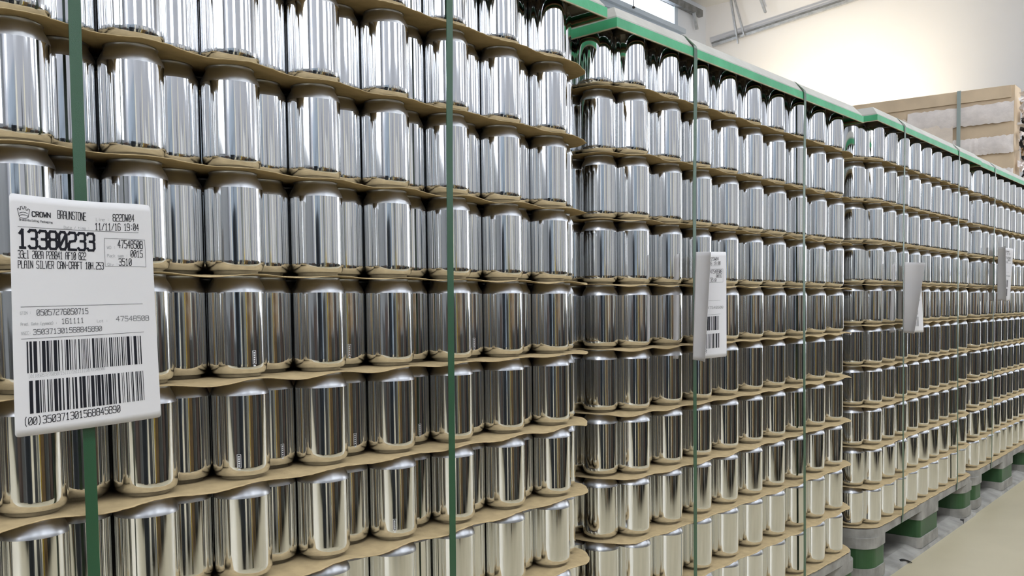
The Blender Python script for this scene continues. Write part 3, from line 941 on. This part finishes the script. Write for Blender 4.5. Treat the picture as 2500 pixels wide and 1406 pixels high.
def print_label(t, surf, time, pack, seed, clip=None):
    B_, K, Y_ = Print(), Print(), Print()      # bold black, thin, faint grey
    B_.text('13380233', 6.6, 47.4, 72.1, 47.4, 16.0, 2.3)
    for s_, x0, y0, x1, y1, h, wd in (
            ('BRAUNSTONE', 39.7, 18.7, 65.0, 19.0, 7.4, .55), ('822DW04', 91.3, 18.0, 113.3, 17.5, 6.6, .6),
            ('11/11/16 ' + time, 73.5, 27.5, 117.7, 26.4, 6.6, .6), ('33cl 202A P28841 AF10 822', 5.9, 56.7, 64.0, 56.6, 6.8, .55),
            ('PLAIN SILVER CAN-CRAFT 10H.253', 5.8, 65.6, 80.3, 65.3, 6.6, .55), ('47548508', 95.3, 44.1, 121.2, 44.1, 7.6, .65),
            (pack, 108.2, 52.9, 120.7, 52.7, 6.7, .6), ('3510', 95.6, 61.2, 108.6, 61.0, 6.6, .6),
            ('(00)350371301568845890', 6.8, 206.3, 90.4, 204.7, 6.6, .62)):
        K.text(s_, x0, y0, x1, y1, h, wd)
    Mm = Print()
    for s_, x0, y0, x1, y1, h, wd in (
            ('05057276050715', 19.9, 108.0, 64.2, 107.7, 5.2, .5), ('161111', 40.5, 116.3, 60.0, 116.1, 4.7, .45),
            ('47548508', 90.6, 115.8, 124.0, 116.1, 4.8, .42), ('350371301568845890', 16.5, 125.2, 76.3, 124.4, 4.6, .48)):
        Mm.text(s_, x0, y0, x1, y1, h, wd)
    Mm.stroke([(6.3, 28.8), (117.2, 28.5)], .35)
    Mm.stroke([(7.0, 100.1), (118, 99.1)], .35)
    Mm.stroke([(6.7, 128.7), (118, 127.5)], .35)
    Mm.stroke([(82, 35.2), (123.9, 35.2), (123.9, 62.3), (82, 62.3), (82, 35.2)], .32)
    for s_, x0, y0, x1, y1, h, wd in (
            ('Line :', 74.6, 18.8, 87.3, 18.2, 2.9, .3), ('Date / time :', 44.9, 28.0, 68.1, 27.7, 2.5, .28),
            ('WO :', 84.4, 45.4, 92.7, 45.1, 2.6, .28), ('Pack sem :', 84.4, 53.5, 104.8, 53.2, 2.9, .28), ('Qty :', 84.4, 61.9, 94.5, 61.6, 2.6, .28),
            ('GTIN :', 6.5, 107, 15.1, 106.7, 2.5, .26), ('Prod. Date (yymmdd) :', 6.6, 116.7, 36.4, 116.5, 2.4, .28), ('Lot :', 72.3, 116, 82.4, 116.1, 2.4, .28),
            ('SSCC:', 6.7, 125, 14.6, 124.5, 2.5, .26), ('(01)05057276050715(11)161111(10)47548508', 11.6, 164.0, 77.7, 162.0, 3.0, .2)):
        Y_.text(s_, x0, y0, x1, y1, h, wd)
    B_.build('printed_number', 'ink', t, surf, clip)
    K.build('printed_text', 'ink', t, surf, clip)
    Mm.build('printed_details', 'mid_ink', t, surf, clip)
    Y_.build('faint_print', 'grey_ink', t, surf, clip)
    bc = Print()
    barcode(bc, 10.8, 116, 131.2, 159.5, seed)
    bc.build('barcode', 'ink', t, surf, clip)
    bc = Print()
    barcode(bc, 12, 116.8, 166.5, 196.2, seed + 1)
    bc.build('barcode', 'ink', t, surf, clip)
    # crown emblem and its lettering
    if clip is None:
        cr = Print()
        for pts in ([(7.6, 20.0), (6.2, 13.2), (7.4, 12.4), (7.9, 14.0), (8.8, 13.9), (8.9, 12.0), (8.6, 11.0), (10.0, 10.6), (10.4, 12.9), (11.6, 12.9), (12.0, 10.6),
                     (13.4, 11.0), (13.1, 12.0), (13.3, 13.8), (14.2, 13.9), (14.8, 12.3), (16.2, 13.0), (14.8, 20.0)],
                    [(11.2 + 3.6 * math.cos(k * .3491), 19.6 + 1.6 * math.sin(k * .3491)) for k in range(19)],
                    [(7.9, 16.9), (9.5, 16.0), (11.2, 15.8), (12.9, 16.0), (14.5, 16.9)]):
            cr.stroke(pts, .42)
        cr.text('CROWN', 18.1, 18.8, 33.3, 18.7, 4.4, .75)
        cr.build('emblem', 'ink', t, surf)
        tg = Print()
        tg.text('Brand-Building Packaging', 7.7, 23.3, 34.9, 23.8, 1.7, .3)
        tg.build('tag_line', 'mid_ink', t, surf)


def paper(t, surf, w_, h_, nx, ny, rc=3.0):
    """sheet of paper with rounded corners, two skins"""
    xs = sorted(set([0, .6, 1.5, rc, w_ - rc, w_ - 1.5, w_ - .6, w_] + [w_ * i / nx for i in range(1, nx)]))
    vs, fs = [], []
    for x in xs:
        e = 0
        for dd in (x, w_ - x):
            if dd < rc:
                e = rc - math.sqrt(max(0, rc * rc - (rc - dd) ** 2))
        for j in range(ny + 1):
            y = e + (h_ - 2 * e) * j / ny
            vs.append((x, y))
    n, m_ = len(xs), ny + 1
    front = [surf(x, y, 0.15) for x, y in vs]
    back = [surf(x, y, -0.1) for x, y in vs]
    o_ = len(vs)
    for i in range(n - 1):
        for j in range(m_ - 1):
            a_, b_, c_, d_ = i * m_ + j, (i + 1) * m_ + j, (i + 1) * m_ + j + 1, i * m_ + j + 1
            fs.append((d_, c_, b_, a_))
            fs.append((o_ + a_, o_ + b_, o_ + c_, o_ + d_))
    for i in range(n - 1):
        fs.append((i * m_, (i + 1) * m_, o_ + (i + 1) * m_, o_ + i * m_))
        fs.append((i * m_ + m_ - 1, o_ + i * m_ + m_ - 1, o_ + (i + 1) * m_ + m_ - 1, (i + 1) * m_ + m_ - 1))
    for j in range(m_ - 1):
        fs.append((j, o_ + j, o_ + j + 1, j + 1))
        a_ = (n - 1) * m_ + j
        fs.append((a_, a_ + 1, o_ + a_ + 1, o_ + a_))
    MB().add(front + back, fs, 0, True).build('paper', 'paper', t)


# big flat label on the nearest stack
TL, TR, BR, BL = Vector((-.8241, 0, .9150)), Vector((-.6943, 0, .9138)), Vector((-.6890, 0, .7005)), Vector((-.8266, 0, .6957))
LO = Vector((-.7605, -.016, .70))


def surf1(x, y, d):
    u, v = x / 132.0, y / 216.0
    q = (TL * (1 - u) + TR * u) * (1 - v) + (BL * (1 - u) + BR * u) * v
    bow = 0.0045 * (2 * u - 1) ** 2 * (0.6 + 0.4 * v) - 0.0035 * math.sin(math.pi * u) * (1 - v) ** 3
    q.z += 0.0022 * math.sin(math.pi * min(1, u * 1.15)) * (1 - v) ** 6 * -1
    q.y = -0.0195 + bow - d / 1000.0
    return tuple(q - LO)


t = thing('pallet_label', 'big white printed label with two barcodes on the nearest stack', 'label', LO)
paper(t, surf1, 132.0, 216.0, 24, 30)
print_label(t, surf1, '19:04', '0015', 5)


def folded(label, F1, F2, P1, P2, Q1, Q2, xf, time, pack, seed, bend):
    """label folded round its strap: the printed right part and the blank back of the left part, both pointing right"""
    F1, F2, P1, P2, Q1, Q2 = map(Vector, (F1, F2, P1, P2, Q1, Q2))
    o0 = (F1 + F2) / 2
    t = thing('pallet_label', label, 'label', o0)

    def raw(x, y):
        v = y / 216.0
        F_ = F1.lerp(F2, v)
        if x >= xf:
            s_ = (x - xf) / (132.0 - xf)
            E_ = P1.lerp(P2, v)
            up = bend * 0.5
        else:
            s_ = (xf - x) / xf
            E_ = Q1.lerp(Q2, v)
            up = -bend
        d_ = E_ - F_
        nrm = Vector((d_.y, -d_.x, 0)).normalized()
        # rounded fold: both wings leave the fold in a common direction
        return F_ + d_ * s_ + nrm * (up * math.sin(math.pi * min(1.0, s_)) ** 1.0)

    def surf(x, y, d):
        e = 0.5
        a_, b_ = raw(max(0, x - e), y), raw(min(132, x + e), y)
        c_, d2 = raw(x, max(0, y - e)), raw(x, min(216, y + e))
        n_ = (b_ - a_).cross(c_ - d2)
        n_.normalize()
        n_ = -n_ if False else n_
        q = raw(x, y) - n_ * (d / 1000.0) * SGN
        return tuple(q - o0)
    SGN = -1
    paper(t, surf, 132.0, 216.0, 44, 24)
    print_label(t, surf, time, pack, seed, clip=xf + 2)


folded('white label folded round its strap on the second stack, barcodes half hidden',
       (0.3927, -0.0140, 0.9091), (0.3792, -0.0140, 0.7020), (0.4516, -0.0480, 0.9097), (0.4414, -0.0541, 0.7062), (0.3567, -0.0669, 0.9043), (0.3389, -0.0637, 0.7003), 64.0, '19:08', '0016', 11, 0.006)
folded('white label curled shut on the third stack, one barcode corner showing',
       (1.6230, -0.0125, 0.9258), (1.6216, -0.0125, 0.7165), (1.6772, -0.0425, 0.9200), (1.6783, -0.0535, 0.7164), (1.5973, -0.0798, 0.9210), (1.5677, -0.0602, 0.7150), 70.0, '19:12', '0017', 21, 0.006)
folded('small far white label folded on the fourth stack near the right edge',
       (2.7933, -0.0010, 1.0208), (2.7926, -0.0010, 0.8098), (2.8450, -0.0452, 1.0141), (2.8498, -0.0339, 0.8059), (2.7422, -0.0396, 1.0197), (2.7457, -0.0446, 0.8045), 64.0, '19:16', '0018', 31, 0.005)

# ------------------------------------------------------------------ wrapped brown stack in the background
t = thing('wrapped_carton', 'tall brown board carton in stretch film behind the far stacks', 'carton', (6.0, 0.62, 0))
YW = 1.9
mb = MB()
mb.add([(0, 0, .14), (.18, 0, .14), (.18, YW, .14), (0, YW, .14), (0, 0, 2.335), (.18, 0, 2.335), (.18, YW, 2.385), (0, YW, 2.385)],
       [(3, 2, 1, 0), (4, 5, 6, 7), (0, 1, 5, 4), (1, 2, 6, 5), (2, 3, 7, 6), (3, 0, 4, 7)])
mb.build('carton_body', 'brown', t)
# board edge along the top
MB().add([(-.012, .02, 2.25), (-.012, YW, 2.29), (-.004, .02, 2.25), (-.004, YW, 2.29), (-.012, .02, 2.335), (-.012, YW, 2.387), (.0, .02, 2.337), (.0, YW, 2.389)],
         [(0, 4, 5, 1), (4, 6, 7, 5), (0, 1, 3, 2), (0, 2, 6, 4), (1, 5, 7, 3), (2, 3, 7, 6)]).build('top_flap', 'brown', t)


def film_band(za, zb, ya, yb, seed, jag):
    r = random.Random(seed)
    n = 36
    vs, fs = [], []
    for i in range(n + 1):
        y = ya + (yb - ya) * i / n
        e0, e1 = r.uniform(-jag, jag), r.uniform(-jag, jag)
        fade = 0.5 + 0.5 * min(1, i / 8)
        for k in range(5):
            z = za + e0 + (zb + e1 - za - e0) * k / 4 + (y * 0.02)
            vs.append((-0.014 - 0.006 * r.random() - 0.012 * math.sin(k / 4 * math.pi) * fade, y, z))
    for i in range(n):
        for k in range(4):
            fs.append((i * 5 + k, i * 5 + k + 1, i * 5 + 6 + k, i * 5 + 5 + k))
    return MB().add(vs, fs, 0, True)


film_band(2.08, 2.22, .0, .72, 1, .006).build('film_band', 'film_white', t)
film_band(1.86, 1.985, .0, .40, 2, .005).build('film_band', 'film_white', t)
film_band(1.62, 1.75, .0, .26, 3, .006).build('film_band', 'film_white', t)
film_band(1.72, 2.17, .40, 1.8, 4, .02).build('film_wrap', 'film', t)
film_band(1.30, 1.62, .0, 1.7, 6, .02).build('film_wrap', 'film', t)
MB().box(-.036, -.030, .345, .370, .14, 2.345).build('strap', 'grey_strap', t)
# crumpled film and ends on the aisle side
r = random.Random(3)
for m_, n in (('dark', 44), ('film_white', 70), ('wood', 18)):
    mb = MB()
    for k in range(n):
        z = 1.2 + 1.08 * r.random()
        x = r.uniform(-0.01, 0.19)
        s_ = r.uniform(.018, .045)
        vs = [(x + r.uniform(-s_, s_), -0.015 - r.uniform(0, .055), z + r.uniform(-s_, s_)) for _ in range(6)]
        mb.add(vs, [(0, 1, 2), (0, 2, 3), (1, 4, 2), (2, 4, 5), (2, 5, 3), (0, 4, 1), (0, 3, 5, 4)])
    mb.build({'dark': 'dark_roll_ends', 'film_white': 'crumpled_film', 'wood': 'board_ends'}[m_], m_, t)
MB().box(-.02, .20, -.02, YW, 0, .14).build('base_pallet', 'wood', t)
# loose strap end arching over the top
mb = MB()
vs, fs = [], []
for i in range(15):
    s_ = i / 14
    y = 1.755 + 0.17 * s_
    z = 2.378 + 0.05 * math.sin(math.pi * (0.05 + s_ * 0.62))
    for dx_ in (0.06, 0.075):
        vs.append((dx_, y, z))
    for dx_ in (0.06, 0.075):
        vs.append((dx_, y, z + 0.006))
for i in range(14):
    a_, b_ = i * 4, i * 4 + 4
    fs += [(a_, a_ + 1, b_ + 1, b_), (a_ + 2, b_ + 2, b_ + 3, a_ + 3), (a_, b_, b_ + 2, a_ + 2), (a_ + 1, a_ + 3, b_ + 3, b_ + 1)]
mb.add(vs, fs)
mb.build('loose_strap', 'dark', t)
print('individual cans', N_IND, 'mass', len(mass))
